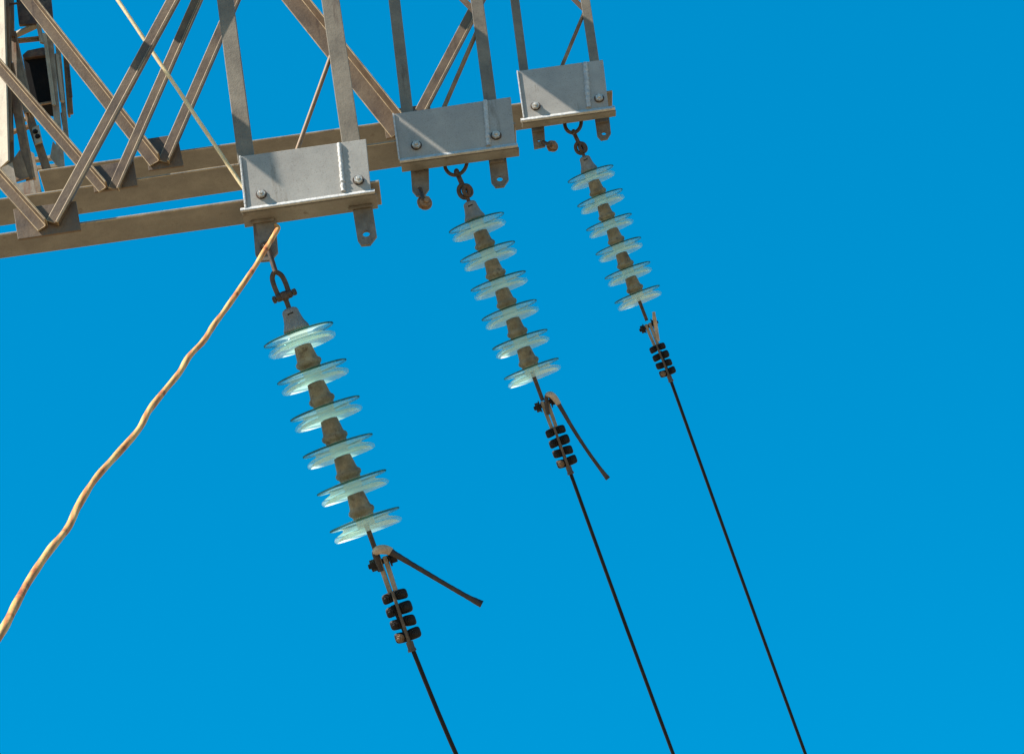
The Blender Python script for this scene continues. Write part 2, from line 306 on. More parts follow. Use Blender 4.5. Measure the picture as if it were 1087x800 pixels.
for i, b in BEAM.items():
    p, q = b['mid']; h = HALF[i]; t = 0.009
    A = at(i, b['x0'], line(p, q, b['x0'])); Bq = at(i, b['x1'], line(p, q, b['x1']))
    root = thing('truss_beam', b['label'], 'truss beam', A, 'parallel truss beams'); b['root'] = root
    bm = bmesh.new()                                        # bottom chord: flat leg seen from below, upright leg at the back
    ax = (Bq - A).normalized(); upv = (ZZ - ax * ZZ.dot(ax)).normalized(); nn = ax.cross(upv)
    prism(bm, [A + nn * x + upv * z for x, z in ((h, 0), (h, t), (-h + t, t), (-h + t, 2*h*0.55), (-h, 2*h*0.55), (-h, 0))], Bq - A)
    finish('bottom_chord', bm, [M['chord'], M['lit_worn']], root, bevel=0.0025, lit_worn=True)
    T1 = at(i, b['posts'][-1][0][0] + 14, -50 - 0.14 * b['posts'][-1][0][0]); T0 = at(i, b['x0'] - 20, 0); zT = T1.z; T0.z = zT; b['zT'] = zT
    T0 = T0 + E1 * ((T1 - T0).dot(NN) * 0)
    bm = bmesh.new()                                        # the top chord, above the frame
    angle_bar(bm, T0, T1, 2*h, t, 2*h, -1, -1); finish('top_chord', bm, M['chord'], root)
    def reach(lo, hi): return lo + (hi - lo) * ((zT - lo.z) / (hi.z - lo.z))
    for gq in b['gus']:
        bm = bmesh.new(); plate(bm, [at(i, x, y, h + 0.012) for x, y in gq], NN, 0.010); finish('gusset_plate', bm, M['steel'], root, bevel=0.0016)
    for (a0, a1, wpx, kind) in b['arms']:
        w_ = wpx * mpp(i, *(a1 if kind == 'L' else a0)); bm = bmesh.new(); o_ = h + 0.015
        P0, P1 = at(i, *a0, o_), at(i, *a1, o_)
        if kind == 'L': P0 = reach(P1, P0)
        else: P1 = reach(P0, P1)
        if kind == 'L': angle_bar(bm, P0, P1, w_ * 0.80, 0.007, w_ * 0.85, -1, 1)      # falls to the right, second leg on its upper edge
        else: angle_bar(bm, P0, P1, w_, 0.010, w_ * 0.5, 1, 1)                  # climbs to the right, second leg on its lower edge
        finish('brace', bm, [M['steel'], M['lit_worn']], root, bevel=0.0026, lit_worn=True)
    for (a0, a1, wpx) in b['posts']:
        w_ = wpx * mpp(i, *a1); bm = bmesh.new()
        P1 = at(i, *a1, 0.05); angle_bar(bm, reach(P1, at(i, *a0, 0.05)), P1, w_, 0.008, w_ * 0.8, -1, -1); finish('post', bm, M['post'], root, bevel=0.002)
    for (a0, a1, rpx) in b['rod']:
        bm = bmesh.new(); sweep(bm, [at(i, *a0, 0.035), at(i, *a1, 0.02)], rpx * mpp(i, *a0), 14); finish('tie_rod', bm, M['brown'], root, True)
    for (a0, a1, wpx) in b.get('extra', []):
        bm = bmesh.new(); w_ = wpx * mpp(i, *a0)
        angle_bar(bm, at(i, *a0, 0.0), at(i, *a1, 0.0), w_, 0.006, w_ * 0.6, 1, -1); finish('strut', bm, M['steel'], root)

# ------------------------------------------------------------------ brackets at the beam ends
BR = {
  1: dict(under=0.088, shade=0.32, web=[(256, 166), (388.5, 147.5), (394, 203), (262, 222)], fl=((255, 221), (397.5, 200.5)), rib=((360, 152.5), (364.5, 203), 5.0),
          bolts=[(277.5, 206.5, 4.6), (380.5, 191.5, 4.8)], lugs=[dict(o=[(268, 232), (292, 229), (295, 267), (288, 275.5), (277, 276.5), (271, 270)], h=(281, 262, 4)),
          dict(o=[(373, 214), (394, 211), (400, 250), (393, 259), (383.5, 260), (379.5, 254)], h=(388.7, 247.8, 4.0))],
          clips=[(266, 291, 234), (370, 395, 219)],
          label='lowest and nearest grey steel bracket, with a rope tied at its left lug'),
  2: dict(under=0.06, shade=1.5, web=[(418.5, 121), (542, 103), (547.5, 153), (425, 170)], fl=((424, 168.6), (549, 151.6)), rib=((515, 107), (518.5, 155), 5.0),
          bolts=[(442, 154.6, 4.6), (526.6, 144, 4.6)], lugs=[dict(o=[(435.5, 176), (455, 173), (455.5, 200), (450, 208), (442, 207.5), (437.5, 202)], h=(445.6, 200.5, 2.2)),
          dict(o=[(518.5, 167), (537, 164), (540, 190), (535, 197.5), (526, 198.5), (521.5, 193)], h=(530.5, 189.6, 3.4))],
          clips=[(438, 450, 178), (520, 535, 170)], ub=((472.5, 171), (495, 168), (484.5, 186)),
          label='middle grey steel bracket, between the lowest and the highest one'),
  3: dict(under=0.048, shade=1.5, web=[(550, 75.5), (640, 63.5), (646, 113.5), (557, 125.5)], fl=((552.5, 125.8), (652, 112.2)), rib=((621, 67), (625, 114.5), 5.2),
          bolts=[(568.5, 113, 4.2), (636, 104.7, 4.2)], lugs=[dict(o=[(564, 135), (577.5, 132.5), (579, 155), (567, 157.5)], h=(572, 149, 1.6)),
          dict(o=[(631.5, 126), (646.5, 123), (648.5, 141), (645, 147), (638, 148.3), (634, 144)], h=(641, 141.5, 2.5))],
          clips=[(565, 577, 137), (633, 646, 127.5)], ub=((600, 129), (616.5, 126.5), (608.5, 141)),
          label='highest and farthest grey steel bracket, alone against the sky at the right'),
}
for i, b in BR.items():
    h = HALF[i]; wo = h + 0.006
    W = at(i, *b['web'][0], wo) + ZZ * 0.004; Wb = at(i, *b['web'][3], wo); Wr = at(i, *b['web'][1], wo)
    zT = BEAM[i]['zT'] + 0.012; s0 = W + SUN * ((zT - W.z) / SUN.z); s1 = Wb + SUN * ((zT - Wb.z) / SUN.z)
    u0 = s0.dot(E1); u1 = u0 + b['shade'] * (Wr - W).dot(E1); v1 = s1.dot(NN) + 0.06; v0 = min(s0.dot(NN) - 0.06, W.dot(NN) + 0.0)
    def lay(u, v): return E1 * u + NN * v + ZZ * zT
    bm = bmesh.new()
    if i == 1:                                              # added unseen plate, cut to throw a dark triangle on the web
        va = s0.dot(NN) - 0.01; vb = va + (v1 - 0.06 - s0.dot(NN)) * 0.85
        prism(bm, [lay(u0, v0), lay(u1, v0), lay(u1, va), lay(u0, vb)], ZZ * 0.006)
    else: prism(bm, [lay(u0, v0), lay(u1, v0), lay(u1, v1), lay(u0, v1)], ZZ * 0.006)
    finish('shadow_plate', bm, M['chord'], BEAM[i]['root'])  # added above the frame only to shade the bracket web
    if i == 2:                                              # second added shading plate; the narrow gap lets through a line of sun
        bm = bmesh.new(); prism(bm, [lay(u0 - 0.42, v0), lay(u0 - 0.020, v0), lay(u0 - 0.020, v1), lay(u0 - 0.42, v1)], ZZ * 0.006); finish('shadow_plate', bm, M['chord'], BEAM[i]['root'])
    #                                # face of the web
    root = thing('steel_bracket', b['label'], 'bracket', at(i, *b['web'][3], wo), 'brackets under the beam ends')
    px = mpp(i, *b['web'][0])
    bm = bmesh.new(); prism(bm, [at(i, x, y, wo) for x, y in b['web']], -NN * 0.008); finish('web_plate', bm, M['galv'], root, bevel=0.0018)
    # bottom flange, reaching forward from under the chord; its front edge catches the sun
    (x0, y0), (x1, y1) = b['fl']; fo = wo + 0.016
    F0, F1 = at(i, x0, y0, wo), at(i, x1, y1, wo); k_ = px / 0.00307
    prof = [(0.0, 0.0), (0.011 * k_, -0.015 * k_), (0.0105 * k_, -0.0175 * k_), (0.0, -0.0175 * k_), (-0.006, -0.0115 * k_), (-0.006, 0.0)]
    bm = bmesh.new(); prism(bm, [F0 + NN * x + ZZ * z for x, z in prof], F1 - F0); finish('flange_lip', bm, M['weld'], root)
    zc = min((F0 - ZZ * 0.0175 * k_).z, (F1 - ZZ * 0.0175 * k_).z) + 0.002
    bm = bmesh.new(); g0, g1 = F0 - ZZ * 0.0125 * k_, F1 - ZZ * 0.0125 * k_
    dp = b['under']; prof = [(-0.007, 0.0), (-0.007, -0.006 * k_), (-dp, -0.006 * k_), (-dp, 0.0)]
    prism(bm, [g0 + E1 * 0.004 + NN * x + ZZ * z for x, z in prof], g1 - g0); finish('bottom_flange', bm, M['under'], root, bevel=0.0015)
    # narrow return along the left end, rib with its weld bead at the right
    bm = bmesh.new(); q0 = at(i, *b['web'][0], wo); q3 = at(i, *b['web'][3], wo)
    prism(bm, [q0, q3, q3 - E1 * 0.007, q0 - E1 * 0.007], NN * 0.006); finish('end_lip', bm, M['weld'], root, bevel=0.002)
    (x0, y0), (x1, y1), wpx = b['rib']
    bm = bmesh.new(); n_ = 26; rr = []
    for k in range(n_): rr.append(wpx * 0.5 * px * (1 + 0.16 * math.sin(k * 2.3) + random.uniform(-0.1, 0.1)))
    sweep(bm, [at(i, x0 + (x1 - x0) * k / (n_ - 1), y0 + (y1 - y0) * k / (n_ - 1), wo + 0.001) for k in range(n_)], rr, 10); finish('weld_bead', bm, M['weld'], root, True)
    for x, y, r in b['bolts']:
        bm = bmesh.new(); hexbolt(bm, at(i, x, y, wo + 0.0035), NN, r * px * 0.98, r * px * 0.75, r * px * 0.42, False); bo = finish('bolt', bm, M['bolt'], root, bevel=0.0007)
        bm = bmesh.new(); c_ = at(i, x, y, wo); prism(bm, [c_ + (E1 * math.cos(q * math.tau / 24) + ZZ * math.sin(q * math.tau / 24)) * r * px * 1.25 for q in range(24)], NN * 0.0034)
        finish('washer', bm, M['rust'], bo)
    for lg in b['lugs']:
        bm = bmesh.new(); hx, hy, hr = lg['h']
        plate(bm, [at(i, x, y, 0.012) for x, y in lg['o']], NN, 0.012, [(at(i, hx, hy, 0.012), hr * px)]); finish('lug', bm, M['lug'], root)
    for xa, xb, y in b['clips']:
        bm = bmesh.new(); s = (y0 - y1) / (x0 - x1 - 1e-9); dy = -0.14 * (xb - xa)
        prism(bm, [at(i, xa, y, 0.022), at(i, xb, y + dy, 0.022), at(i, xb, y + dy + 3.0, 0.022), at(i, xa, y + 3.0, 0.022)], -NN * 0.01)
        finish('lug_clip', bm, M['lug'], root, bevel=0.002)
    if 'ub' in b:
        a, c, m_ = b['ub']; bm = bmesh.new()
        cx_, cy_ = (a[0] + c[0]) / 2, (a[1] + c[1]) / 2 + 2.5; rx_ = (c[0] - a[0]) / 2 * 1.06; ry_ = m_[1] - cy_
        pts = [at(i, cx_ - rx_ * math.cos(q), cy_ + ry_ * math.sin(q) - 0.14 * -rx_ * math.cos(q) * 0.6, 0.01) for q in [R_(v) for v in range(-38, 219, 16)]]
        sweep(bm, smooth_path(pts, 6), 2.0 * px, 12); finish('u_bolt', bm, M['rust'], root, True)

# spare bolts left hanging from two of the lugs
def spare(i, lugpt, lump, r, label):
    px = mpp(i, *lump); root = thing('spare_bolt', label, 'bolt', at(i, *lump, 0.03), 'rusty spare bolts on the lugs')
    bm = bmesh.new(); sweep(bm, smooth_path([at(i, *lugpt, -0.02), at(i, *lugpt, 0.03), at(i, (lugpt[0]*0.4+lump[0]*0.6), (lugpt[1]*0.4+lump[1]*0.6), 0.045), at(i, *lump, 0.03)], 6), 2.0 * px, 10); finish('shank', bm, M['rust'], root, True)
    bm = bmesh.new(); c = at(i, *lump, 0.02); n = (NN + E1 * 0.35 - ZZ * 0.2).normalized()
    hexbolt(bm, c, n, r * px, r * px * 0.7, r * px * 0.45); finish('nut', bm, M['tan_nut'], root, bevel=0.0025)
    bm = bmesh.new(); hexbolt(bm, c - n * 0.002 , -n, r * 0.85 * px, r * px * 0.7); finish('locknut', bm, M['rust'], root, bevel=0.002)
    return root
spare(2, (446, 201), (450.5, 215.5), 6.6, 'rusty spare bolt and nut hanging from the left lug of the middle bracket')
spare(3, (577, 151), (586, 155.5), 5.2, 'rusty spare bolt and nut hanging beside the left lug of the highest bracket')

# ------------------------------------------------------------------ insulator strings
ALPHA = R_(4.5)
def string_frame(px, py, d, lean, scale):
    """local -z runs down the string, x to its right"""
    D = CR * (math.sin(lean) * math.cos(ALPHA)) - CU * (math.cos(lean) * math.cos(ALPHA)) + CB * math.sin(ALPHA)
    X = (CR * math.cos(lean) + CU * math.sin(lean)).normalized(); Zx = -D; Y = Zx.cross(X)
    o = deep(px, py, d); s = scale
    return Matrix(((X.x*s, Y.x*s, Zx.x*s, o.x), (X.y*s, Y.y*s, Zx.y*s, o.y), (X.z*s, Y.z*s, Zx.z*s, o.z), (0, 0, 0, 1)))
LX, LY, LD = Vector((1, 0, 0)), Vector((0, 1, 0)), Vector((0, 0, -1))
PIT = 0.1279                                                 # disc to disc
RIM_T = 0.0925                                               # cap top to rim
def lf(name, bm, material, parent, smooth=True, bevel=0.0):  # a part built in its thing's own frame
    o = finish(name, bm, material, None, smooth, bevel); o.parent = parent; return o
def disc_mesh():
    bm = bmesh.new()
    R = 0.1195
    prof = [(0.030, 0.0815), (0.050, 0.0835), (0.085, 0.0872), (R - 0.004, 0.0900), (R, 0.0915), (R + 0.0005, 0.0945), (R - 0.002, 0.0968), (R - 0.012, 0.0972),
            (0.092, 0.0975), (0.082, 0.0990), (0.0770, 0.1030), (0.0800, 0.1080), (0.092, 0.1125), (0.104, 0.1165), (0.1115, 0.1210), (0.1150, 0.1262), (0.1152, 0.1310), (0.1128, 0.1350), (0.1085, 0.1362), (0.1050, 0.1335),
            (0.099, 0.1275), (0.086, 0.1215), (0.068, 0.1180), (0.030, 0.1165)]
    ms = [0]*len(prof)
    for k in (3, 4, 5): ms[k] = 1
    for k in range(8, 13): ms[k] = 3
    for k in range(18, len(prof)): ms[k] = 2
    lathe(bm, prof, Vector((0, 0, 0)), LX, LY, LD, 72, True, ms); return bm
def cap_mesh(top=False):
    bm = bmesh.new()
    prof = [(0.004, 0.0), (0.016, 0.0005), (0.024, 0.005), (0.0275, 0.013), (0.028, 0.022), (0.0305, 0.036), (0.034, 0.050), (0.0385, 0.060), (0.0425, 0.068), (0.0435, 0.0725), (0.0425, 0.077), (0.036, 0.0795), (0.0345, 0.085), (0.020, 0.0855)]
    if not top: prof = [(0.020, 0.001), (0.0280, 0.0035), (0.0295, 0.012), (0.0315, 0.026), (0.0338, 0.044), (0.0355, 0.051), (0.0405, 0.0550), (0.0432, 0.0595), (0.0435, 0.0655), (0.0412, 0.0705), (0.0375, 0.0735), (0.0350, 0.0770), (0.0345, 0.0850), (0.020, 0.0855)]
    lathe(bm, prof, Vector((0, 0, 0)), LX, LY, LD, 40, False); return bm
dm = cm = tm = None
def build_discs(root):
    global dm, cm, tm
    for k in range(6):
        t = RIM_T * 0 + k * PIT
        if dm is None:
            d = lf('glass_disc', disc_mesh(), [M['glass'], M['glass_rim'], M['glass_under'], M['glass_waist']], root); dm = d.data
            c = lf('cap', cap_mesh(True), M['topcap'], d); tm = c.data
        else:
            d = bpy.data.objects.new('glass_disc', dm); C.objects.link(d); d.parent = root
            if k == 0: me = tm
            else:
                if cm is None:
                    x = lf('cap', cap_mesh(False), M['cap'], d); cm = x.data; bpy.data.objects.remove(x)
                me = cm
            c = bpy.data.objects.new('cap', me); C.objects.link(c); c.parent = d
        d.location = LD * t
        d.rotation_euler = (random.uniform(-0.012, 0.012), random.uniform(-0.012, 0.012), random.uniform(0, 6))
        if k == 0: d.rotation_euler.z = 0
    bm = bmesh.new()                                         # slot in the first cap
    prism(bm, [LD*0.020 + LX*-0.010 - LY*0.0285, LD*0.0185 + LX*0.010 - LY*0.0285, LD*0.0235 + LX*0.010 - LY*0.0285, LD*0.025 + LX*-0.010 - LY*0.0285], LY*0.006)
    lf('cap_slot', bm, M['nut'], root, False)
    bm = bmesh.new(); t0 = 5 * PIT + 0.105; sweep(bm, [LD * t0, LD * (t0 + 0.126)], 0.0085, 14); lf('end_pin', bm, M['rust'], root)

def ring_link(bm, c, ax, ay, la, lb, r, sides=10):
    pts = [c + ax * (la * math.cos(k*math.tau/28)) + ay * (lb * math.sin(k*math.tau/28)) for k in range(28)]
    sweep(bm, pts, r, sides, closed=True)
sc1 = 1.0
d1 = 9.0
def cap_top(rim_xy, lean, pitch_px):                         # the first cap's top, from the first rim's centre
    k = RIM_T / PIT * pitch_px
    return rim_xy[0] - math.sin(lean) * k, rim_xy[1] - math.cos(lean) * k
def zdepth(i, x, y, off=0.0): return (at(i, x, y, off) - CAM).dot(-CB)
S = {1: dict(rim=(317, 355.3), lean=R_(20.0), pp=41.5), 2: dict(rim=(506, 236.3), lean=R_(20.35), pp=33.06), 3: dict(rim=(627, 184.6), lean=R_(20.7), pp=27.4)}
for i, s in S.items():
    s['top'] = cap_top(s['rim'], s['lean'], s['pp'])
    s['d'] = zdepth(i, *( (282, 262) if i == 1 else (484, 184) if i == 2 else (608, 140)), 0.012) - 0.012
    s['sc'] = s['pp'] * s['d'] / FPX / (PIT * math.cos(ALPHA))
slab = {1: 'nearest and largest insulator string, six glass discs below the lowest bracket', 2: 'middle insulator string, six glass discs below the middle bracket', 3: 'farthest and smallest insulator string, six glass discs below the highest bracket'}
str_root = {}
# first string: lug pin, flat link, D shackle with a cross bolt
root = thing('insulator_string', slab[1], 'insulator', None, 'glass insulator strings', string_frame(*S[1]['top'], S[1]['d'], S[1]['lean'], S[1]['sc']))
str_root[1] = root; build_discs(root)
inv = root.matrix_basis.inverted()
def loc1(x, y, off=0.0): return inv @ at(1, x, y, off)
p_lug, p_a, p_sh, p_top = loc1(281, 262, 0.02), loc1(286, 268, 0.022), loc1(292.5, 288.5, 0.012), Vector((0, 0, 0))
bm = bmesh.new(); hexbolt(bm, loc1(281.5, 262, 0.013), LY * -1, 0.013, 0.012, 0.006); lf('lug_bolt', bm, M['rust'], root, False, 0.001)
bm = bmesh.new(); sweep(bm, smooth_path([loc1(283, 260, 0.03), p_a, p_sh], 6), [0.008]*6 + [0.0085]*7, 12); lf('eye_link', bm, M['rust'], root)
tl = 0.125                                                   # D shackle from its crown down to its bolt
bm = bmesh.new(); zc = LD * -0.112 + LX * -0.006
pts = [LD * -0.050 + LX * -0.019, LD * -0.085 + LX * -0.021, LD * -0.112 + LX * -0.018, LD * -0.127 + LX * -0.004, LD * -0.112 + LX * 0.012, LD * -0.085 + LX * 0.017, LD * -0.050 + LX * 0.017]
sweep(bm, smooth_path(pts, 6), 0.0085, 12)
for sx in (-0.019, 0.017): lathe(bm, [(0.0125, -0.009), (0.0145, -0.003), (0.0145, 0.003), (0.0125, 0.009)], LD * -0.044 + LX * sx, LY, LD, LX, 18, False)
lf('shackle', bm, M['rust'], root)
bm = bmesh.new(); sweep(bm, [LD * -0.042 + LX * -0.042, LD * -0.044 + LX * 0.042], 0.0075, 12)
hexbolt(bm, LD * -0.042 + LX * -0.030, -LX, 0.013, 0.010, None, False); hexbolt(bm, LD * -0.044 + LX * 0.028, LX, 0.013, 0.012, None, False); lf('shackle_bolt', bm, M['rust'], root, False, 0.001)
bm = bmesh.new(); sweep(bm, [LD * -0.052, LD * 0.006], 0.0085, 12); lathe(bm, [(0.010, -0.058), (0.017, -0.052), (0.017, -0.034), (0.010, -0.028)], Vector((0, 0, 0)), LX, LY, LD, 18, False); lf('ball_pin', bm, M['rust'], root)
# second string: hangs by an eye from the U bolt; the third is a copy of it
root = thing('insulator_string', slab[2], 'insulator', None, 'glass insulator strings', string_frame(*S[2]['top'], S[2]['d'], S[2]['lean'], S[2]['sc']))
str_root[2] = root; build_discs(root); inv2 = root.matrix_basis.inverted()
pu = inv2 @ at(2, 485.5, 184, 0.01)
bm = bmesh.new(); ey = (pu * 0.55) 
top = pu; mid = LD * -0.045
sweep(bm, smooth_path([top + LD * 0.006 - LY * 0.010 - LX * 0.006, top + LD * -0.010 - LY * 0.004, top + LD * 0.004 + LY * 0.012, top.lerp(mid, 0.5), mid + LY * 0.006], 6), 0.0105, 12); lf('hook_link', bm, M['rust'], root)
bm = bmesh.new(); ring_link(bm, LD * -0.046 - LX * 0.005, LX, LD, 0.020, 0.027, 0.0095); ring_link(bm, LD * -0.044 + LX * 0.010, (LX * 0.8 + LY * 0.6), LD, 0.019, 0.022, 0.009); lf('shackle', bm, M['rust'], root)
bm = bmesh.new(); sweep(bm, [LD * -0.030, LD * 0.006], 0.0085, 12); lf('ball_pin', bm, M['rust'], root)
r3 = copy_tree(root); r3.matrix_basis = string_frame(*S[3]['top'], S[3]['d'], S[3]['lean'], S[3]['sc']); r3['label'] = slab[3]; str_root[3] = r3

# ------------------------------------------------------------------ strain clamps
def build_clamp(root):
    bm = bmesh.new()                                         # two straps from the pin to the first U bolt
    for sx in (-1, 1):
        prism(bm, [LX*sx*0.003 + LD*0.030 - LY*0.014, LX*sx*0.019 + LD*0.030 - LY*0.014, LX*sx*0.017 + LD*0.155 - LY*0.012, LX*sx*0.002 + LD*0.155 - LY*0.012], LY * 0.026)
    lf('fork', bm, M['fork'], root, False, 0.002)
    bm = bmesh.new(); sweep(bm, [LX * -0.030 + LD * 0.047, LX * 0.036 + LD * 0.040], 0.010, 12)
    hexbolt(bm, LX * -0.022 + LD * 0.0475, -LX, 0.0205, 0.017, 0.009); hexbolt(bm, LX * 0.022 + LD * 0.041, LX, 0.0225, 0.020, 0.009); lf('pivot_bolt', bm, M['nut'], root, False, 0.002)
    for k in range(4):
        t = 0.166 + k * 0.0455; o = LD * t; j = random.uniform(-0.003, 0.003)
        bm = bmesh.new()
        for sx in (-1, 1):                                   # the two rounded halves of the saddle
            cx, hx, hz, hy = sx * 0.0220, 0.0205 + 0.004 * random.random(), 0.0172 + 0.002 * random.random(), 0.020
            sg = lambda v, e: math.copysign(abs(v) ** e, v)
            tilt = random.uniform(-0.12, 0.12); rings = []
            for a_ in range(1, 12):
                la = -math.pi/2 + math.pi * a_ / 12; ring = []
                for q in range(20):
                    th = q * math.tau / 20
                    px_, pz_, py_ = hx * sg(math.sin(la), 0.5), hz * sg(math.cos(la), 0.5) * sg(math.cos(th), 0.62), hy * sg(math.cos(la), 0.5) * sg(math.sin(th), 0.62)
                    pz_ *= 1 + 0.10 * math.sin(3.1 * q + k) * (sx > 0)
                    ring.append(bm.verts.new(o + LX * (cx + px_) + LD * (pz_ + tilt * px_) + LY * py_))
                rings.append(ring)
            for r0, r1 in zip(rings, rings[1:]):
                for q in range(20): bm.faces.new((r0[q], r0[(q+1) % 20], r1[(q+1) % 20], r1[q]))
            bm.faces.new(rings[0]); bm.faces.new(list(reversed(rings[-1])))
        frame_box(bm, o, LX, LD, LY, (-0.012, 0.012), (-0.007, 0.007), (-0.006, 0.016))
        ub = lf('u_bolt', bm, M['nut'], root, True)
        for sx in (-1, 1):
            bm = bmesh.new(); hexbolt(bm, o + LX * sx * 0.024 + LD * (j * 0.4) - LY * 0.019, (-LY + LX * sx * 0.35 + LD * 0.2).normalized(), 0.0115, 0.012, 0.0062); lf('nut', bm, M['tan_nut'] if (sx < 0 and k == 3) else M['nut'], ub, False, 0.001)
    bm = bmesh.new(); sweep(bm, [LD*0.148 - LY*0.026, LD*0.20 - LY*0.027, LD*0.27 - LY*0.026, LD*0.335 - LY*0.02], [0.0058, 0.006, 0.006, 0.007], 12); lf('keeper', bm, M['keeper'], root)
    bm = bmesh.new(); lathe(bm, [(0.006, 0.322), (0.0125, 0.324), (0.0120, 0.345), (0.0145, 0.350), (0.0145, 0.357), (0.006, 0.358)], -LY*0.014, LX, LY, LD, 18, False); lf('collar', bm, M['keeper'], root)
CL = {1: ((402, 582), (438.5, 690), 114.0), 2: ((575, 418), (606, 503), 90.5), 3: ((685, 338), (712.3, 405.5), 72.6)}
clab = {1: 'dark bolted strain clamp under the nearest insulator string', 2: 'dark bolted strain clamp under the middle insulator string', 3: 'dark bolted strain clamp under the farthest insulator string'}
clroot = {}
for i in (1, 2, 3):
    (xa, ya), (xb, yb), Lp = CL[i]; s = S[i]
    run = math.hypot(xa - s['top'][0], ya - s['top'][1]) * s['d'] / FPX
    d = s['d'] - run * math.tan(ALPHA); s['dc'] = d
    mw = string_frame(xa, ya, d, math.atan2(xb - xa, yb - ya), Lp * d / FPX / 0.357 / math.cos(ALPHA))
    if i == 1:
        r = thing('strain_clamp', clab[1], 'clamp', None, 'bolted strain clamps', mw); build_clamp(r)
    else:
        r = copy_tree(clroot[1]); r.matrix_basis = mw; r['label'] = clab[i]
    clroot[i] = r
# ------------------------------------------------------------------ conductors
WR = {1: ((438.5, 690), (487.5, 800), 2.5), 2: ((606, 503), (717.5, 800), 2.0), 3: ((712.5, 405), (857.5, 800), 1.75)}
TAIL = {1: ([(405, 606), (400.5, 594), (398.5, 586.5), (402.5, 583.3), (411, 583.5), (419, 587.8), (440, 600.2), (470, 618), (496, 633), (511.5, 641)], [2.6, 3.0, 3.8, 4.3, 4.2, 3.4, 2.7, 2.5, 2.7, 4.0]),
        2: ([(582, 440), (580, 426), (581, 419.5), (585, 418.8), (590, 424), (596, 434), (609, 456), (624, 479), (637, 497), (645.5, 508)], [2.0, 2.2, 2.6, 2.9, 2.8, 2.3, 2.0, 1.9, 2.0, 2.7]),
        3: ([(699, 362), (697.5, 355), (696, 345), (694.5, 337), (694, 331)], [1.6, 2.0, 2.1, 2.0, 1.5])}
wlab = {1: 'dark overhead wire from the lowest clamp, shortest in view, its cut tail sticking out right', 2: 'dark overhead wire from the middle clamp, its cut tail bent back down beside it', 3: 'dark overhead wire on the right with a short stub end, from the highest clamp'}
for i in (1, 2, 3):
    (xa, ya), (xb, yb), r = WR[i]; s = S[i]
    run = math.hypot(xa - CL[i][0][0], ya - CL[i][0][1]) * s['dc'] / FPX; da = s['dc'] - run * math.tan(ALPHA) - 0.012 * s['sc']
    run2 = math.hypot(xb - xa, yb - ya) * da / FPX; db = da - run2 * math.tan(ALPHA)
    A, Bq = deep(xa, ya, da), deep(xb, yb, db); dirv = (Bq - A).normalized(); px = da / FPX
    n_ = 60; Ltot = (A.z + 0.2) / -dirv.z
    root = thing('overhead_wire', wlab[i], 'wire', A, 'overhead wires')
    pts = []
    for k in range(n_ + 1):
        t = Ltot * k / n_; pts.append(A + dirv * t + CR * (-0.010 * math.sin(math.pi * min(1, t / (2.0 * run2)))))
    bm = bmesh.new(); sweep(bm, [A - dirv * 0.16 * s['sc']] + pts, r * px, 12); finish('conductor', bm, M['cable'], root, True)
    pp, rr = TAIL[i]; P = [deep(x, y, s['dc'] - 0.03 * s['sc'] - (0.02 if k > 2 else 0.0)) for k, (x, y) in enumerate(pp)]
    Q = smooth_path(P, 8); rad = []
    for k in range(len(Q)):
        f = k / 8; a = int(min(f, len(rr) - 2)); rad.append((rr[a] + (rr[a+1] - rr[a]) * (f - a)) * px)
    if i < 3:
        qs = Q[13:38]; bm = bmesh.new(); m_ = len(qs) - 1
        sweep(bm, qs, [rad[8 + k] * (1.02 + 0.20 * math.sin(math.pi * k / m_)) for k in range(len(qs))], 14); finish('sunlit_bend', bm, M['lit_strand'], root, True)  # pale tube over the bend paints in the sunlit crest of the strand
    bm = bmesh.new(); sweep(bm, Q, rad, 14, 6, 0.07, 6.0); finish('cut_tail', bm, M['tail'] if i < 3 else M['lit_strand'], root, True)

# ------------------------------------------------------------------ cord from above, ending behind the bracket
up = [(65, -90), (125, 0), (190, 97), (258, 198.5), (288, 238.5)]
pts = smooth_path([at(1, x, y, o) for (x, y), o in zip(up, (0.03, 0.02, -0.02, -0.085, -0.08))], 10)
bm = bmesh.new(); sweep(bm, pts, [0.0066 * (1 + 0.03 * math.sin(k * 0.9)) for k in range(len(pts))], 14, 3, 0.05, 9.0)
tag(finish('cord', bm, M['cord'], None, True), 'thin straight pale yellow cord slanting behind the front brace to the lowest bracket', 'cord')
# rope tied round the bracket's left lug, running out towards the camera
pts = [at(1, 287, 237.5, -0.03), at(1, 292.5, 239.5, 0.0), at(1, 295, 241.6, 0.035)]
low = [(294, 244.5), (288, 255), (282, 264.5), (270, 284), (253, 309), (239, 329), (227, 345), (216, 362), (201, 378), (190, 396), (173.5, 416), (158, 436), (147, 456), (124, 482.5), (101, 508.5), (83, 537), (72, 560), (52.5, 584), (32, 614), (17, 641), (2, 670), (-25, 712), (-60, 765), (-110, 840)]
n_ = len(low); dl = zdepth(1, 294, 246, 0.05)
for k, (x, y) in enumerate(low):
    f = max(0, k) / (n_ - 1); pts.append(deep(x, y, dl - 0.01 - (dl - 4.6) * f ** 1.15))
pth = smooth_path(pts, 16); bm = bmesh.new()
sweep(bm, pth, [0.0081 * (1 + 0.05 * math.sin(k * 0.18) + 0.025 * math.sin(k * 0.52)) for k in range(len(pth))], 24, 2, 0.05, 2.3)
tag(finish('rope', bm, M['rope'], None, True), 'orange and cream twisted rope tied at the lowest bracket, running down to the left edge', 'rope')

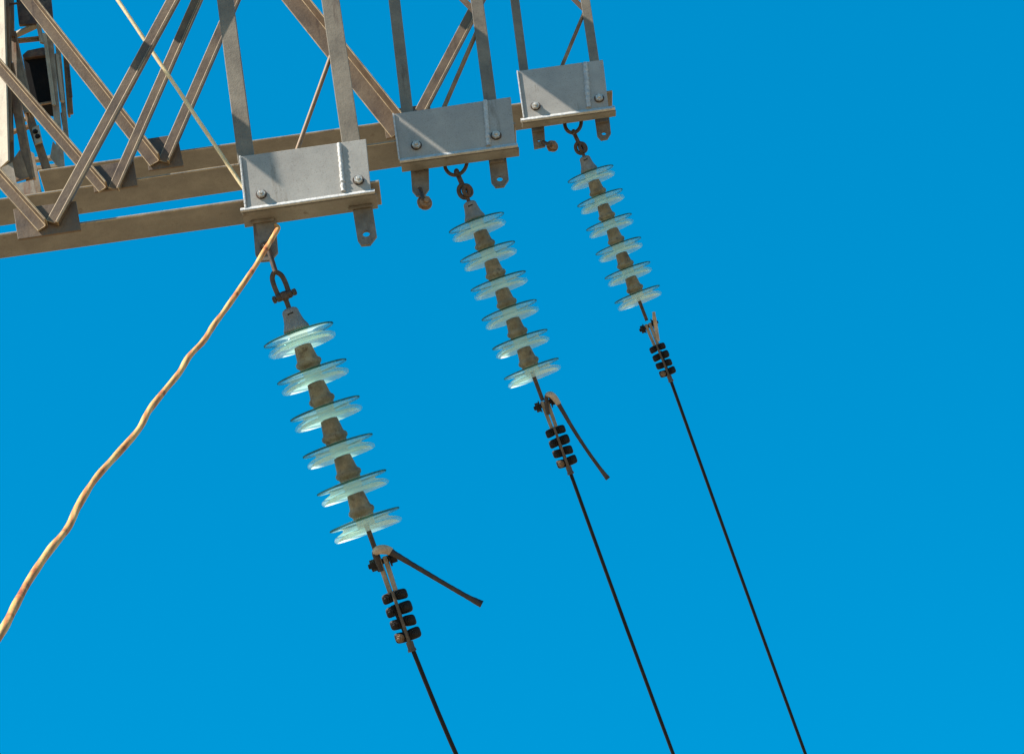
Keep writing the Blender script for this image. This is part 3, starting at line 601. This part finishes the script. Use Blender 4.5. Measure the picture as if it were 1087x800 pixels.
# ------------------------------------------------------------------ mast behind the beams at the upper left
mast = thing('lattice_mast', 'pale and rusty lattice mast behind the beams at the upper left corner', 'mast', at(4, 30, 205))
def mbar(name, x0, y0, x1, y1, wpx, off, material, fwd=-1, side=1, f=0.8):
    n = (NN - E1 * 1.1).normalized() if material == 'cream' else NN
    bm = bmesh.new(); w_ = wpx * mpp(4, x0, y0)
    angle_bar(bm, at(4, x0, y0, off), at(4, x1, y1, off), w_, 0.01, w_ * f, side, fwd, n); return finish(name, bm, M[material], mast, bevel=0.001)
def mplate(name, pts, off, t, material):
    bm = bmesh.new(); plate(bm, [at(4, x, y, off) for x, y in pts], NN, t); return finish(name, bm, M[material], mast)
mbar('leg', -1.0, -70, 5, 176, 19, 0.14, 'cream', -1, 1)
mbar('leg', 6, -70, 12, 186, 7, 0.08, 'grey', 1, 1, 0.4)
mbar('brace', 11, -30, 12, 40, 7, 0.05, 'grey'); 
mbar('brace', 12, 36, 31, 120, 11, 0.04, 'grey', 1, -1, 0.3)
mbar('brace', 10, 70, 33, 192, 10, 0.10, 'brown', 1, -1, 0.45)
mbar('brace', 26, 108, 51, 184, 9, 0.02, 'brown', 1, 1, 0.4)
mbar('leg', 51.8, 28, 66, 184, 6.8, 0.06, 'grey', 1, -1, 0.3)
mbar('leg', 61.5, 48, 71, 150, 5, -0.02, 'grey', -1, 1)
mbar('leg', 69.5, 50, 75, 122, 6, -0.06, 'brown', -1, 1)
mbar('crossbar', 14, 38, 40, 26, 4.2, 0.0, 'cream', -1, 1)
mbar('crossbar', 16, 45, 50, 41.5, 4.6, 0.0, 'brown', 1, -1)
mbar('crossbar', 8, 142, 32, 134, 3.5, -0.03, 'brown', -1, 1)
mbar('crossbar', 20, 128, 30, 126, 3, -0.03, 'cream', -1, 1)
mbar('crossbar', 35, 170, 66, 166, 4, -0.03, 'cream', -1, 1)
mbar('crossbar', 36, 179, 66, 176, 4, -0.03, 'cream', -1, 1)
mbar('brace', 47.3, 36, 57.5, 112, 1.6, 0.085, 'cream', -1, 1)  # thin pale bar added to paint in the sunlit edge of the leg
mbar('brace', 60, 58, 66, 108, 3.2, 0.03, 'cream', -1, 1)
mbar('brace', 71, 58, 75.5, 104, 3.5, -0.02, 'darkrust', 1, 1, 0.3)
mbar('brace', 8.5, 8, 12, 150, 2.6, 0.15, 'brown', 1, 1, 0.4)
mbar('crossbar', 10, 5, 22, 3.5, 2.5, 0.1, 'darkrust', 1, -1, 0.3)
mbar('crossbar', 33, 113, 60, 108, 3.4, 0.03, 'brown', 1, -1, 0.3)
mbar('brace', 41, 26, 45, 46, 3.0, 0.02, 'cream', -1, 1)
mbar('brace', 66, 120, 72, 160, 3.6, -0.03, 'brown', 1, 1, 0.3)
mplate('splice_plate', [(34, 136), (41, 132.5), (45, 150), (37, 153)], 0.07, 0.012, 'cream')
mplate('splice_plate', [(56, 150), (63, 158), (66, 182), (53, 167)], 0.0, 0.01, 'cream')
mplate('foot_plate', [(2, 178), (13, 172), (18, 196), (4, 204)], 0.16, 0.012, 'grey')
mplate('foot_plate', [(12, 172), (21, 159), (31, 188), (17, 192)], 0.13, 0.012, 'brown')
mplate('foot_plate', [(17, 195), (35, 191), (40, 212), (18, 214)], 0.17, 0.012, 'grey')
mplate('foot_plate', [(31, 160), (36, 163), (45, 208), (38, 210)], 0.02, 0.012, 'grey')
for x, y in ((40, 145), (37.5, 140)):
    bm = bmesh.new(); hexbolt(bm, at(4, x, y, 0.0705), NN, 0.010, 0.008, 0.005); finish('bolt', bm, M['nut'], mast)
# open-bottomed box on the mast; its shaded inside painted as a solid black body
box = thing('junction_box', 'open-bottomed steel box with its inside shade painted black and a rusty top, fixed inside the mast', 'box', at(4, 40, 85))
bm = bmesh.new(); q = [(24, 61), (52, 57.5), (58.5, 112), (32.5, 108)]
prism(bm, [at(4, x, y, 0.01) for x, y in q], -NN * 0.10); finish('body', bm, M['black'], box, bevel=0.004)
bm = bmesh.new(); prism(bm, [at(4, x, y, 0.03) for x, y in [(23.5, 58.5), (29, 53.5), (46, 50), (52, 54.5), (51, 58.5), (25, 61.5)]], -NN * 0.14); finish('lid', bm, M['darkrust'], box, bevel=0.004)
pl = thing('rusty_plate', 'dark rusted steel plate across the top of the mast', 'plate', at(4, 36, 10))
bm = bmesh.new(); prism(bm, [at(4, x, y, 0.02) for x, y in [(13, -40), (50, -44), (56.5, 21.5), (44, 23), (43, 25.5), (20, 26)]], -NN * 0.02); finish('sheet', bm, M['darkrust'], pl, bevel=0.002)
bm = bmesh.new(); prism(bm, [at(4, x, y, 0.045) for x, y in [(55, 20), (57.5, 23), (44, 25.2), (43.5, 22.5)]], -NN * 0.05); finish('edge_strip', bm, M['brown'], pl)

print('SUN elevation', math.degrees(EL), 'chord dz', [(at(i, b['mid'][1][0], b['mid'][1][1]) - at(i, b['mid'][0][0], b['mid'][0][1])).z for i, b in BEAM.items()], 'scales', [s['sc'] for s in S.values()])
